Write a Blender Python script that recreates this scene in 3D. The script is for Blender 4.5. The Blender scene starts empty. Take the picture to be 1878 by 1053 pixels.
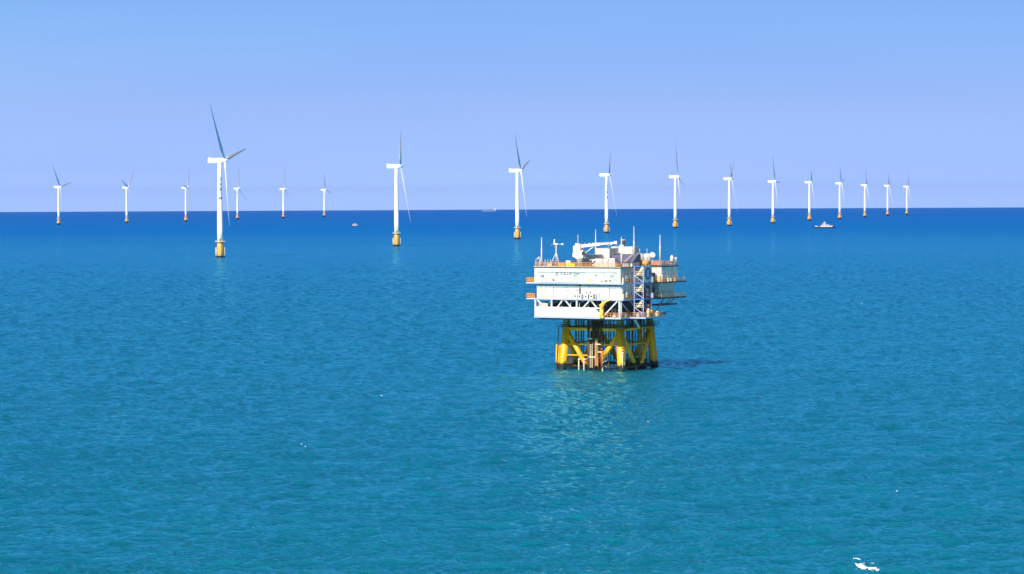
import bpy, math, random
import numpy as np
from mathutils import Vector, Matrix, Euler

# ------------------------------------------------------------------ camera, world, sun, exposure
SC = bpy.context.scene
COL = SC.collection
R_EARTH = 7.4e6            # effective radius (with refraction): the sea really curves away
H = 49.0                   # camera height above the sea
FPX = 5000.0               # 96 mm lens on a 1878 px wide frame
PITCH = math.radians(1.836)
ROLL = math.radians(0.26)
cam = bpy.data.cameras.new('camera')
cam.lens = 36.0*FPX/1878; cam.sensor_width = 36.0; cam.sensor_fit = 'HORIZONTAL'
cam.clip_start = 1.0; cam.clip_end = 200000.0
camo = bpy.data.objects.new('camera', cam); COL.objects.link(camo)
CAMROT = Matrix.Rotation(math.pi/2 - PITCH, 3, 'X') @ Matrix.Rotation(-ROLL, 3, 'Z')
camo.matrix_world = Matrix.Translation((0, 0, H)) @ CAMROT.to_4x4()
SC.camera = camo

SUN_EL = math.radians(37); SUN_AZ = math.radians(209)      # clockwise from +Y (seen from above)
S = Vector((math.sin(SUN_AZ)*math.cos(SUN_EL), math.cos(SUN_AZ)*math.cos(SUN_EL), math.sin(SUN_EL)))
sun = bpy.data.lights.new('sun', 'SUN'); sun.energy = 5.0; sun.angle = math.radians(0.5); sun.color = (1.0, 0.925, 0.81)
suno = bpy.data.objects.new('sun', sun); COL.objects.link(suno)
suno.rotation_euler = (-S).to_track_quat('-Z', 'Y').to_euler()

W = bpy.data.worlds.new('World'); SC.world = W; W.use_nodes = True
nt = W.node_tree; nt.nodes.clear()
def N(t, typ, **kw):
    n = t.nodes.new(typ)
    for k, v in kw.items(): setattr(n, k, v)
    return n
out = N(nt, 'ShaderNodeOutputWorld'); bg = N(nt, 'ShaderNodeBackground'); bg.inputs[1].default_value = 0.05
sky = N(nt, 'ShaderNodeTexSky', sky_type='NISHITA'); sky.sun_disc = False
sky.sun_elevation = SUN_EL; sky.sun_rotation = SUN_AZ; sky.air_density = 1.0; sky.dust_density = 0.6; sky.ozone_density = 2.0; sky.altitude = 50
# the pale band low over the sea, tinted blue by the humid air
geo = N(nt, 'ShaderNodeTexCoord'); sep = N(nt, 'ShaderNodeSeparateXYZ'); nt.links.new(geo.outputs['Generated'], sep.inputs[0])
rmp = N(nt, 'ShaderNodeValToRGB'); rmp.color_ramp.interpolation = 'EASE'
e = rmp.color_ramp.elements
# radiance of the low humid sky in steps of sin(elevation); 6.0 puts it on the scale of the sky texture
SKYBAND = [(0.0, (0.350, 0.510, 0.97)), (0.012, (0.285, 0.420, 0.79)), (0.035, (0.243, 0.378, 0.70)), (0.065, (0.178, 0.350, 0.68)), (0.12, (0.10, 0.23, 0.50)), (0.3, (0.03, 0.10, 0.27))]
e[0].position = SKYBAND[0][0]; e[0].color = SKYBAND[0][1] + (1,)
e[1].position = SKYBAND[1][0]; e[1].color = SKYBAND[1][1] + (1,)
for p, c in SKYBAND[2:]:
    q = e.new(p); q.color = c + (1,)
rmp.color_ramp.interpolation = 'LINEAR'
nt.links.new(sep.outputs[2], rmp.inputs[0])
vs_ = N(nt, 'ShaderNodeVectorMath', operation='SCALE'); vs_.inputs['Scale'].default_value = 1/0.05
nt.links.new(rmp.outputs[0], vs_.inputs[0])
fr = N(nt, 'ShaderNodeMapRange'); fr.inputs[1].default_value = 0.10; fr.inputs[2].default_value = 0.45; fr.inputs[3].default_value = 1; fr.inputs[4].default_value = 0
nt.links.new(sep.outputs[2], fr.inputs[0])
mul = N(nt, 'ShaderNodeMixRGB', blend_type='MIX')
nt.links.new(fr.outputs[0], mul.inputs[0]); nt.links.new(sky.outputs[0], mul.inputs[1]); nt.links.new(vs_.outputs[0], mul.inputs[2])
# faint uneven veil
mp = N(nt, 'ShaderNodeMapping'); mp.inputs['Scale'].default_value = (1.6, 1.6, 9)
nz = N(nt, 'ShaderNodeTexNoise'); nz.inputs['Scale'].default_value = 1.5; nz.inputs['Detail'].default_value = 3
nt.links.new(geo.outputs['Generated'], mp.inputs[0]); nt.links.new(mp.outputs[0], nz.inputs[0])
nr = N(nt, 'ShaderNodeValToRGB'); nr.color_ramp.elements[0].position = .35; nr.color_ramp.elements[1].position = .7
nr.color_ramp.elements[0].color = (0.97, 0.955, 1.0, 1); nr.color_ramp.elements[1].color = (1.06, 1.05, 1.0, 1)
nt.links.new(nz.outputs[0], nr.inputs[0])
mul2 = N(nt, 'ShaderNodeMixRGB', blend_type='MULTIPLY'); mul2.inputs[0].default_value = 1
nt.links.new(mul.outputs[0], mul2.inputs[1]); nt.links.new(nr.outputs[0], mul2.inputs[2])
nt.links.new(mul2.outputs[0], bg.inputs[0]); nt.links.new(bg.outputs[0], out.inputs[0])

SC.view_settings.view_transform = 'Standard'; SC.view_settings.look = 'None'
SC.view_settings.exposure = 0.5; SC.view_settings.gamma = 1.0; SC.view_settings.use_curve_mapping = False
SC.cycles.max_bounces = 6; SC.cycles.glossy_bounces = 3; SC.cycles.volume_bounces = 0
SC.cycles.sample_clamp_indirect = 6.0

rng = np.random.default_rng(7)
random.seed(11)

def drop(x, y): return -(x*x + y*y)/(2*R_EARTH)
def on_sea(px, py):
    """where the line of sight through a photo pixel meets the curved sea"""
    d = CAMROT @ Vector((px - 939, -(py - 526.5), -FPX)); d.normalize()
    t = H/max(-d.z, 1e-4)
    for _ in range(60):
        x, y = d.x*t, d.y*t
        t = t*0.5 + 0.5*(H - drop(x, y))/max(-d.z, 1e-5)
    return Vector((d.x*t, d.y*t, drop(d.x*t, d.y*t)))

# ------------------------------------------------------------------ materials
def mat(name, col, rough=0.5, metal=0.0, grime=0.25, gcol=(0.25, 0.17, 0.10), gscale=0.35, streak=True, growth=False, lo=.48, hi=.78):
    m = bpy.data.materials.new(name); m.use_nodes = True
    t = m.node_tree; b = t.nodes['Principled BSDF']
    b.inputs['Roughness'].default_value = rough; b.inputs['Metallic'].default_value = metal
    tc = N(t, 'ShaderNodeTexCoord')
    mpn = N(t, 'ShaderNodeMapping'); mpn.inputs['Scale'].default_value = (1, 1, 0.25 if streak else 1)
    t.links.new(tc.outputs['Object'], mpn.inputs[0])
    n1 = N(t, 'ShaderNodeTexNoise'); n1.inputs['Scale'].default_value = gscale*3; n1.inputs['Detail'].default_value = 8; n1.inputs['Roughness'].default_value = .7
    t.links.new(mpn.outputs[0], n1.inputs[0])
    r = N(t, 'ShaderNodeValToRGB'); r.color_ramp.elements[0].position = lo; r.color_ramp.elements[1].position = hi
    r.color_ramp.elements[0].color = (0, 0, 0, 1); r.color_ramp.elements[1].color = (grime,)*3 + (1,)
    t.links.new(n1.outputs[0], r.inputs[0])
    mx = N(t, 'ShaderNodeMixRGB'); mx.inputs[1].default_value = col + (1,); mx.inputs[2].default_value = gcol + (1,)
    t.links.new(r.outputs[0], mx.inputs[0])
    last = mx.outputs[0]
    if growth:      # marine growth: dark fouling up to a ragged tide line
        g = N(t, 'ShaderNodeNewGeometry'); s = N(t, 'ShaderNodeSeparateXYZ'); t.links.new(g.outputs['Position'], s.inputs[0])
        n2 = N(t, 'ShaderNodeTexNoise'); n2.inputs['Scale'].default_value = 1.1; n2.inputs['Detail'].default_value = 5
        t.links.new(tc.outputs['Object'], n2.inputs[0])
        a = N(t, 'ShaderNodeMath', operation='MULTIPLY_ADD'); a.inputs[1].default_value = 2.6
        t.links.new(n2.outputs[0], a.inputs[0]); t.links.new(s.outputs[2], a.inputs[2])
        r2 = N(t, 'ShaderNodeMapRange'); r2.inputs[1].default_value = growth + 1.0; r2.inputs[2].default_value = growth + 1.6
        r2.inputs[3].default_value = 1; r2.inputs[4].default_value = 0
        t.links.new(a.outputs[0], r2.inputs[0])
        mg = N(t, 'ShaderNodeMixRGB'); mg.inputs[2].default_value = (0.018, 0.02, 0.014, 1)
        t.links.new(r2.outputs[0], mg.inputs[0]); t.links.new(last, mg.inputs[1]); last = mg.outputs[0]
    t.links.new(last, b.inputs['Base Color'])
    return m

M = {}
M['white'] = mat('white_paint', (0.67, 0.615, 0.59), .42, grime=.6, gcol=(.26, .20, .16), gscale=.30, lo=.46, hi=.70)
M['turb'] = mat('turbine_white', (0.86, 0.86, 0.85), .38, grime=.12, gcol=(.5, .5, .48), gscale=.05)
M['blade'] = mat('blade_white', (0.66, 0.66, 0.65), .30, grime=.1, gcol=(.45, .47, .5), gscale=.05)
M['yellow'] = mat('yellow_paint', (0.93, 0.37, 0.004), .42, grime=.45, gcol=(.32, .13, .03), gscale=.30, growth=1.9)
M['tpyellow'] = mat('transition_yellow', (0.88, 0.40, 0.05), .42, grime=.35, gcol=(.35, .14, .03), gscale=.25, growth=1.0)
M['pale'] = mat('landing_paint', (0.75, 0.62, 0.42), .5, grime=.4, growth=1.2)
M['orange'] = mat('railing_orange', (0.78, 0.30, 0.05), .5, grime=.2)
M['brown'] = mat('pipe_brown', (0.10, 0.040, 0.022), .5, grime=.5, gcol=(.03, .02, .02), growth=1.4)
M['fouled'] = mat('fouled_steel', (0.022, 0.022, 0.018), .8, grime=.6, gcol=(.07, .06, .03), gscale=1)
M['dark'] = mat('dark_steel', (0.045, 0.045, 0.05), .6, grime=.3, gcol=(.1, .06, .04))
M['olive'] = mat('olive_steel', (0.20, 0.13, 0.03), .6, grime=.5, gcol=(.06, .04, .02))
M['grey'] = mat('grey_steel', (0.42, 0.43, 0.45), .5, grime=.3)
M['lgrey'] = mat('light_grey', (0.52, 0.50, 0.50), .5, grime=.2)
M['blue'] = mat('blue_paint', (0.03, 0.16, 0.58), .42, grime=.15, gcol=(.1, .1, .12))
M['edge'] = mat('edge_blue', (0.36, 0.38, 0.58), .45, grime=.35, gcol=(.12, .14, .2))
M['logo'] = mat('emblem_blue', (0.01, 0.08, 0.30), .5, grime=0)
M['ink'] = mat('lettering_dark', (0.03, 0.03, 0.04), .5, grime=0)
M['red'] = mat('red_paint', (0.35, 0.04, 0.02), .45, grime=.3, growth=.5)
M['cream'] = mat('cream_paint', (0.72, 0.55, 0.36), .5, grime=.4)
M['tarp'] = mat('violet_grey_roof', (0.11, 0.10, 0.17), .7, grime=.2)
M['glass'] = mat('dark_glass', (0.03, 0.04, 0.06), .08, grime=0)
M['sign'] = mat('sign_yellow', (0.85, 0.5, 0.08), .5, grime=0)
M['green'] = mat('safety_yellow_green', (0.60, 0.62, 0.03), .5, grime=.2)
M['hull'] = mat('hull_dark', (0.02, 0.035, 0.07), .4, grime=.2)
M['hullpale'] = mat('hull_pale_blue', (0.16, 0.24, 0.42), .5, grime=.2)
M['foam'] = mat('foam_white', (0.85, 0.87, 0.88), .8, grime=0)

# ------------------------------------------------------------------ mesh helpers
class MB:
    def __init__(s): s.v = []; s.f = []; s.sm = []
    def add(s, vs, fs, smooth=False):
        o = len(s.v); s.v += [tuple(v) for v in vs]; s.f += [tuple(i + o for i in f) for f in fs]; s.sm += [smooth]*len(fs)
        return s
    def box(s, x0, x1, y0, y1, z0, z1):
        return s.add([(x0,y0,z0),(x1,y0,z0),(x1,y1,z0),(x0,y1,z0),(x0,y0,z1),(x1,y0,z1),(x1,y1,z1),(x0,y1,z1)],
              [(0,3,2,1),(4,5,6,7),(0,1,5,4),(1,2,6,5),(2,3,7,6),(3,0,4,7)])
    def beam(s, a, b, w, h=None):
        """rectangular bar from a to b"""
        a = Vector(a); b = Vector(b); h = h or w; d = (b - a).normalized()
        up = Vector((0,0,1)) if abs(d.z) < .95 else Vector((0,1,0))
        r = d.cross(up).normalized()*w/2; u = r.cross(d).normalized()*h/2
        return s.add([a-r-u,a+r-u,a+r+u,a-r+u,b-r-u,b+r-u,b+r+u,b-r+u],[(0,3,2,1),(4,5,6,7),(0,1,5,4),(1,2,6,5),(2,3,7,6),(3,0,4,7)])
    def tube(s, a, b, r0, r1=None, n=12):
        return s.loft([(Vector(a), r0), (Vector(b), r0 if r1 is None else r1)], n)
    def loft(s, rings, n=12):
        d = (rings[-1][0] - rings[0][0]).normalized()
        up = Vector((0,0,1)) if abs(d.z) < .95 else Vector((1,0,0))
        x = d.cross(up).normalized(); y = d.cross(x).normalized()
        vs = []; fs = []
        for c, r in rings:
            for i in range(n):
                t = 2*math.pi*i/n; vs.append(c + x*(r*math.cos(t)) + y*(r*math.sin(t)))
        k = len(rings)
        o = len(s.v)
        s.add(vs, [(j*n+i, j*n+(i+1)%n, (j+1)*n+(i+1)%n, (j+1)*n+i) for j in range(k-1) for i in range(n)], True)
        s.f += [tuple(o+i for i in reversed(range(n))), tuple(o+(k-1)*n+i for i in range(n))]; s.sm += [False]*2
        return s
    def prism(s, pts, axis, a0, a1):
        """closed 2-D outline pushed along an axis ('x','y','z')"""
        def P(p, a): return {'x': (a,p[0],p[1]), 'y': (p[0],a,p[1]), 'z': (p[0],p[1],a)}[axis]
        n = len(pts)
        return s.add([P(p,a0) for p in pts]+[P(p,a1) for p in pts],
              [tuple(reversed(range(n))), tuple(range(n,2*n))]+[(i,(i+1)%n,n+(i+1)%n,n+i) for i in range(n)])
    def build(s, name, m, parent=None, loc=None, recalc=False):
        me = bpy.data.meshes.new(name); me.from_pydata(s.v, [], s.f)
        me.polygons.foreach_set('use_smooth', s.sm)
        me.materials.append(m); me.update()
        if recalc:
            import bmesh
            bm = bmesh.new(); bm.from_mesh(me); bmesh.ops.recalc_face_normals(bm, faces=bm.faces); bm.to_mesh(me); bm.free()
        o = bpy.data.objects.new(name, me); COL.objects.link(o)
        if parent: o.parent = parent
        if loc is not None: o.location = loc
        return o

def tag(o, label=None, cat=None, group=None, kind=None):
    if label: o['label'] = label
    if cat: o['category'] = cat
    if group: o['group'] = group
    if kind: o['kind'] = kind
    return o
def empty(name, loc, rz=0.0, label=None, cat=None, group=None):
    o = bpy.data.objects.new(name, None); o.empty_display_size = 1; COL.objects.link(o)
    o.location = loc; o.rotation_euler = (0, 0, rz)
    return tag(o, label, cat, group)

# ------------------------------------------------------------------ the sea
def ocean_tile(N_, L, lmin, lmax, lp, wind, hs, seed, spread=3.0, iso=.05):
    g = np.random.default_rng(seed)
    k1 = np.fft.fftfreq(N_, L/N_)*2*np.pi
    kx, ky = np.meshgrid(k1, k1, indexing='ij'); k = np.hypot(kx, ky); k[0,0] = 1
    c = (kx*math.cos(wind) + ky*math.sin(wind))/k
    lam = 2*np.pi/k; kp = 2*np.pi/lp
    E = k**-3.4*np.exp(-1.2*(kp/k)**2)*(iso + np.abs(c)**(2*spread))
    E *= 1.0; E *= (lam > lmin)*(lam < lmax); E[0,0] = 0
    ph = np.exp(2j*np.pi*g.random((N_, N_)))*np.sqrt(E)*np.sqrt(-np.log(g.random((N_, N_)) + 1e-9))
    h = np.fft.ifft2(ph).real
    h *= hs/4/h.std()
    h = h + 0.30*(h*h - h.var())/(hs/2)        # sharper crests
    return h
WIND = math.radians(300)
TA = ocean_tile(512, 191.0, 3.0, 50, 9.5, WIND, 0.50, 3, 2.0, .06); LA = 191.0
TB = ocean_tile(512, 71.0, 1.0, 4.0, 3.0, WIND - .3, 0.23, 5, 2.5, .08); LB = 71.0
def samp(T, L, x, y):
    n = T.shape[0]; u = (x/L*n); v = (y/L*n); i = np.floor(u).astype(int); j = np.floor(v).astype(int); a = u - i; b = v - j
    i0 = i % n; i1 = (i+1) % n; j0 = j % n; j1 = (j+1) % n
    return (T[i0,j0]*(1-a)*(1-b) + T[i1,j0]*a*(1-b) + T[i0,j1]*(1-a)*b + T[i1,j1]*a*b)
def sstep(x, a, b):
    t = np.clip((x-a)/(b-a), 0, 1); return t*t*(3-2*t)
def eta(x, y):
    x = np.asarray(x, float); y = np.asarray(y, float); r = np.hypot(x, y)
    ca, sa = math.cos(.53), math.sin(.53)
    a = samp(TA, LA, x, y) + .6*samp(TA, LA*1.37, x*ca - y*sa + 31, x*sa + y*ca + 7)
    b = samp(TB, LB, x, y) + .7*samp(TB, LB*1.31, x*ca + y*sa, -x*sa + y*ca + 13)
    patch = 0.75 + 0.5*samp(TA/TA.std(), 2300.0, x, y).clip(-1, 1)*.5
    return a*(1 - sstep(r, 1500, 3200)) + b*patch*(1 - sstep(r, 900, 1900))

def build_sea():
    dense = np.linspace(-16, 16, 1050)
    rest = np.concatenate([np.linspace(16, 344, 80)[1:-1]])
    ang = np.radians(np.concatenate([dense, rest]))
    rr = [3.0]
    while rr[-1] < 300: rr.append(rr[-1]*1.09)
    while rr[-1] < 2600: rr.append(rr[-1]*1.0017)
    while rr[-1] < 90000: rr.append(rr[-1]*1.02)
    rr = np.array(rr); na, nr_ = len(ang), len(rr)
    Rg, Ag = np.meshgrid(rr, ang, indexing='ij')
    X = Rg*np.sin(Ag); Y = Rg*np.cos(Ag)
    Z = eta(X, Y) - (X*X + Y*Y)/(2*R_EARTH)
    co = np.stack([X, Y, Z], -1).reshape(-1, 3)
    co = np.vstack([co, [[0, 0, 0]]])
    i = np.arange(nr_-1)[:, None]; j = np.arange(na)[None, :]; jn = (j+1) % na
    q = np.stack([i*na + j, i*na + jn, (i+1)*na + jn, (i+1)*na + j], -1).reshape(-1, 4)[:, ::-1]
    c = len(co) - 1
    tri = np.stack([np.full(na, c), (np.arange(na)+1) % na, np.arange(na)], -1)
    me = bpy.data.meshes.new('sea')
    nl = q.size + tri.size; npg = len(q) + len(tri)
    me.vertices.add(len(co)); me.vertices.foreach_set('co', co.astype(np.float32).ravel())
    me.loops.add(nl); me.loops.foreach_set('vertex_index', np.concatenate([q.ravel(), tri.ravel()]).astype(np.int32))
    me.polygons.add(npg)
    me.polygons.foreach_set('loop_start', np.concatenate([np.arange(len(q))*4, len(q)*4 + np.arange(len(tri))*3]).astype(np.int32))
    me.polygons.foreach_set('use_smooth', np.ones(npg, bool))
    me.update(calc_edges=True)
    o = bpy.data.objects.new('water', me); COL.objects.link(o)
    tag(o, 'blue green open sea with small choppy waves', 'sea', kind='structure')
    # material
    m = bpy.data.materials.new('sea_water'); m.use_nodes = True; t = m.node_tree; b = t.nodes['Principled BSDF']
    tc = N(t, 'ShaderNodeTexCoord')
    def noise(scale, detail, rough, sx=1.0, sy=1.0, rot=0.0):
        mpn = N(t, 'ShaderNodeMapping'); mpn.inputs['Scale'].default_value = (scale*sx, scale*sy, scale); mpn.inputs['Rotation'].default_value = (0, 0, rot)
        n = N(t, 'ShaderNodeTexNoise'); n.inputs['Scale'].default_value = 1.0; n.inputs['Detail'].default_value = detail; n.inputs['Roughness'].default_value = rough
        t.links.new(tc.outputs['Object'], mpn.inputs[0]); t.links.new(mpn.outputs[0], n.inputs[0]); return n.outputs[0]
    gust = N(t, 'ShaderNodeMapRange'); gust.inputs[1].default_value = .36; gust.inputs[2].default_value = .64; gust.inputs[3].default_value = .45; gust.inputs[4].default_value = 1.35
    t.links.new(noise(.07, 5, .65, .7, 1.2, .2), gust.inputs[0])
    prev = None
    for (sc, de, ro, sx, sy, rot, dist) in BUMPS:
        bp = N(t, 'ShaderNodeBump'); bp.inputs['Strength'].default_value = 1.0; bp.inputs['Distance'].default_value = dist
        t.links.new(noise(sc, de, ro, sx, sy, rot), bp.inputs['Height'])
        if sc > .3:
            gm_ = N(t, 'ShaderNodeMath', operation='MULTIPLY'); gm_.inputs[1].default_value = dist; t.links.new(gust.outputs[0], gm_.inputs[0]); t.links.new(gm_.outputs[0], bp.inputs['Distance'])
        if prev: t.links.new(prev, bp.inputs['Normal'])
        prev = bp.outputs[0]
    # water colour: green-blue near, bluer sky reflection painted in farther out, in broad drifts
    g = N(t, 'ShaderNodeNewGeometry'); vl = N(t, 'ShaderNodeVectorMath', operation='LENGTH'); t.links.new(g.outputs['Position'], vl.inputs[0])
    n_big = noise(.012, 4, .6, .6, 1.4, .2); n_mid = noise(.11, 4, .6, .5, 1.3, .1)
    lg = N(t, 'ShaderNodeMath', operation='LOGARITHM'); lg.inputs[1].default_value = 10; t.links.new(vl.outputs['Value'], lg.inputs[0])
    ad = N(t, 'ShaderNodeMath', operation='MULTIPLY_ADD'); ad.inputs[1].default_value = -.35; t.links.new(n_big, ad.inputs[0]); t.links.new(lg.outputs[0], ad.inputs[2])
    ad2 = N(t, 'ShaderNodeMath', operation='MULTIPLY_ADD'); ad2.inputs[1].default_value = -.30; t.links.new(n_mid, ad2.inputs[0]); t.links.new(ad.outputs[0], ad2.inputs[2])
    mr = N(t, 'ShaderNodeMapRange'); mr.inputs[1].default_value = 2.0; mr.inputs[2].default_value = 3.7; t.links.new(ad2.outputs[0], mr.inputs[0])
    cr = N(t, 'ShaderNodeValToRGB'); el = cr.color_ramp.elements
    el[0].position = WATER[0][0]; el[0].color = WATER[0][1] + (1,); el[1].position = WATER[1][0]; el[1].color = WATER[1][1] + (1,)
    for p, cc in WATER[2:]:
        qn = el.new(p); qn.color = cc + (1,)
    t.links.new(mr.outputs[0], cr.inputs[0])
    t.nodes.remove(b); om = t.nodes['Material Output']
    df = N(t, 'ShaderNodeBsdfDiffuse'); gl = N(t, 'ShaderNodeBsdfGlossy'); gl.inputs['Color'].default_value = (.27, .88, 1, 1); gl.inputs['Roughness'].default_value = .05
    fz = N(t, 'ShaderNodeFresnel'); fz.inputs['IOR'].default_value = 1.333
    fa = N(t, 'ShaderNodeMath', operation='MULTIPLY_ADD', use_clamp=True); fa.inputs[1].default_value = 1; fa.inputs[2].default_value = GLOSS[1]
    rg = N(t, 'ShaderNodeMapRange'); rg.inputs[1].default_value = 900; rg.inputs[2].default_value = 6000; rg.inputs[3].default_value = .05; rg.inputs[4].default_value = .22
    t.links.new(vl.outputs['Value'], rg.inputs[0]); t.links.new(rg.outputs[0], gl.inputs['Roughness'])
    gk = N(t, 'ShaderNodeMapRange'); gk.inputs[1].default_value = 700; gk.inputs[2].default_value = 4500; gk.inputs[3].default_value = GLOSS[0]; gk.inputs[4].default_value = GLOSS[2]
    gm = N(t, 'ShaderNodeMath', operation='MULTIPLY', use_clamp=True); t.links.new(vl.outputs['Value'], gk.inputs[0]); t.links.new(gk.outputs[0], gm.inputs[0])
    ms = N(t, 'ShaderNodeMixShader')
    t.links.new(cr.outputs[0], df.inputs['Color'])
    for nn in (df, gl, fz): t.links.new(prev, nn.inputs['Normal'])
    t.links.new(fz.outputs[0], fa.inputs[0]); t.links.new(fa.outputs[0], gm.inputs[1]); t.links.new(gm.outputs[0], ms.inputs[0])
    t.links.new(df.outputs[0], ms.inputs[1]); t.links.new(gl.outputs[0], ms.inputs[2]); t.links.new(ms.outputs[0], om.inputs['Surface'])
    me.materials.append(m)
BUMPS = [(.16, 3, .5, .45, 1.3, .5, .7), (.6, 5, .74, .45, 1.3, .3, .85), (2.3, 4, .74, .6, 1.25, .45, .46)]
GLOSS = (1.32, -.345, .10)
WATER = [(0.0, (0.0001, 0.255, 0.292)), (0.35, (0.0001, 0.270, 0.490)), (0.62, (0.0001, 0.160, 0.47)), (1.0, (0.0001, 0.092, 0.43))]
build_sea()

# ------------------------------------------------------------------ wind turbines
def blade_mesh(L):
    secs = [(0.0, 1.55, 1.55, 0), (.04, 1.5, 1.5, 4), (.10, 2.4, 1.2, 12), (.20, 4.3, .95, 13), (.32, 3.7, .72, 10), (.48, 2.9, .52, 6),
            (.64, 2.2, .38, 3), (.80, 1.6, .26, 1), (.92, 1.05, .16, 0), (.98, .6, .1, -1), (1.0, .12, .04, -1)]
    n = 16; vs = []; fs = []
    for (t, ch, th, tw) in secs:
        ch *= 1.0; a = -math.radians(tw + 12); z = t*L; sweep = 1.1*t*t
        for i in range(n):
            u = 2*math.pi*i/n
            cx = math.cos(u)*ch/2 - (ch*.16 if t > .07 else 0); cy = math.sin(u)*th/2*(1 + .55*math.cos(u))
            # chord along y (in the rotor plane), thickness along x
            vs.append((cy*math.cos(a) - cx*math.sin(a) + sweep, cx*math.cos(a) + cy*math.sin(a), z))
    k = len(secs)
    fs = [(j*n+i, j*n+(i+1)%n, (j+1)*n+(i+1)%n, (j+1)*n+i) for j in range(k-1) for i in range(n)]
    b = MB(); b.add(vs, fs, True); b.add([vs[(k-1)*n+i] for i in range(n)], [tuple(range(n))]); b.add(vs[:n], [tuple(range(n))])
    return b
HUB_Z = 90.0; TP_Z = 14.3; BL = 65.0; TILT = math.radians(6.0); CONE = math.radians(2.5)
def glyph_strokes(kind):
    """characters as strokes in a unit cell (x right, y up, 0..1)"""
    return {'zhong': [(.12,.35,.88,.35),(.12,.75,.88,.75),(.12,.35,.12,.75),(.88,.35,.88,.75),(.5,0,.5,1)],
            'guo': [(.08,.02,.08,.98),(.92,.02,.92,.98),(.08,.98,.92,.98),(.08,.02,.92,.02),(.27,.76,.73,.76),(.30,.5,.70,.5),(.24,.24,.76,.24),(.5,.24,.5,.76),(.62,.30,.70,.40)],
            'san': [(.12,.92,.88,.92),(.2,.5,.8,.5),(.04,.06,.96,.06)],
            'xia': [(.05,.2,.05,.62),(.2,.1,.2,.9),(.36,.2,.36,.62),(.05,.2,.36,.2),(.5,.8,.98,.8),(.46,.42,1,.42),(.74,1,.74,.42),(.74,.42,.46,0),(.74,.42,1,0),(.58,.68,.62,.52),(.9,.68,.86,.52)]}[kind]
def on_tower(segs, r_at, a0, m=None):
    """thin raised strokes bent round a tower; segs in metres (s, z, s, z)"""
    b = MB()
    for (s0, z0, s1, z1, w) in segs:
        n = max(1, int(abs(s1-s0)/.4)+1)
        for i in range(n):
            A = []
            for t in (i/n, (i+1)/n):
                s = s0+(s1-s0)*t; z = z0+(z1-z0)*t; r = r_at(z) + .03; an = a0 + s/r
                A.append(Vector((r*math.cos(an), r*math.sin(an), z)))
            b.beam(A[0], A[1] + (A[1]-A[0])*.08, w if abs(s1-s0) < abs(z1-z0) else .10, .10 if abs(s1-s0) < abs(z1-z0) else w)
    return b
def tower_r(z): return 2.65 + (1.72 - 2.65)*max(0, (z - TP_Z - 20))/(HUB_Z - 2.3 - TP_Z - 20) if z > TP_Z + 20 else 2.65
PROTO = {}
def proto_meshes():
    P = PROTO
    P['tower'] = MB().loft([(Vector((0,0,z)), tower_r(z)) for z in (TP_Z+.3, 25, 34, 50, 66, 80, HUB_Z-2.2)], 32)
    for k, z in (('tower_flange', 34.3), ('tower_flange2', 60.5)): P[k] = MB().tube((0,0,z-.12), (0,0,z+.12), tower_r(z)+.05, n=32)
    P['transition_piece'] = MB().loft([(Vector((0,0,-6)), 3.0), (Vector((0,0,9)), 3.0), (Vector((0,0,10)), 2.9), (Vector((0,0,TP_Z)), 2.9)], 32)
    P['service_platform'] = MB().tube((0,0,TP_Z-.15), (0,0,TP_Z+.2), 4.6, n=24)
    r = MB()
    for i in range(24):
        a = 2*math.pi*i/24; a2 = 2*math.pi*(i+1)/24
        p = Vector((4.5*math.cos(a), 4.5*math.sin(a), TP_Z+.2)); q = Vector((4.5*math.cos(a2), 4.5*math.sin(a2), TP_Z+.2))
        r.beam(p, p+Vector((0,0,1.2)), .09)
        for h in (.6, 1.2): r.beam(p+Vector((0,0,h)), q+Vector((0,0,h)), .08)
    P['railing'] = r
    def landing(sgn):
        b = MB()
        for dy in (-.9, .9):
            b.tube((sgn*4.1, dy, -3), (sgn*4.1, dy, 9.2), .24, n=8)
            for z in (0.8, 3.5, 6.2, 8.9): b.tube((sgn*4.1, dy, z), (sgn*2.9, dy*.8, z), .16, n=6)
        return b
    P['boat_landing'] = landing(1); P['boat_landing2'] = landing(-1)
    l = MB()
    for dx in (-.3, .3): l.beam((dx, -3.4, -1), (dx, -3.4, TP_Z), .1)
    for k in range(38): l.beam((-.3, -3.4, -.6+k*.4), (.3, -3.4, -.6+k*.4), .06)
    P['ladder'] = l
    P['tower_door'] = MB().box(-.5, .5, -2.76, -2.6, TP_Z+.5, TP_Z+2.8)
    P['access_hatch'] = MB().box(-.3, .3, -2.72, -2.6, TP_Z+6.2, TP_Z+6.9)
    # nacelle, built round the shaft height; +x is the rotor side
    out = [(-10.6,-1.4),(-10.6,1.5),(-10.0,2.1),(1.6,2.3),(3.2,1.7),(3.4,-1.2),(1.8,-2.2),(-9.4,-2.3)]
    nb = MB(); nb.prism([(x, z+HUB_Z) for x, z in out], 'y', -2.0, 2.0)
    P['nacelle'] = nb
    P['roof_rail'] = MB().box(-10.3, -9.0, -1.6, 1.6, HUB_Z+2.15, HUB_Z+2.8).beam((-9,1,HUB_Z+2), (-9,1,HUB_Z+4.2), .12).beam((-9,-1,HUB_Z+2), (-9,-1,HUB_Z+3.8), .12)
    hb = MB().loft([(Vector((-1.9,0,0)), 1.6), (Vector((-1.5,0,0)), 2.0), (Vector((.9,0,0)), 2.05), (Vector((1.9,0,0)), 1.55), (Vector((2.6,0,0)), .75), (Vector((2.85,0,0)), .1)], 24)
    P['rotor_hub'] = hb
    P['blade'] = blade_mesh(BL)
proto_meshes()
MESHES = {}
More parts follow.
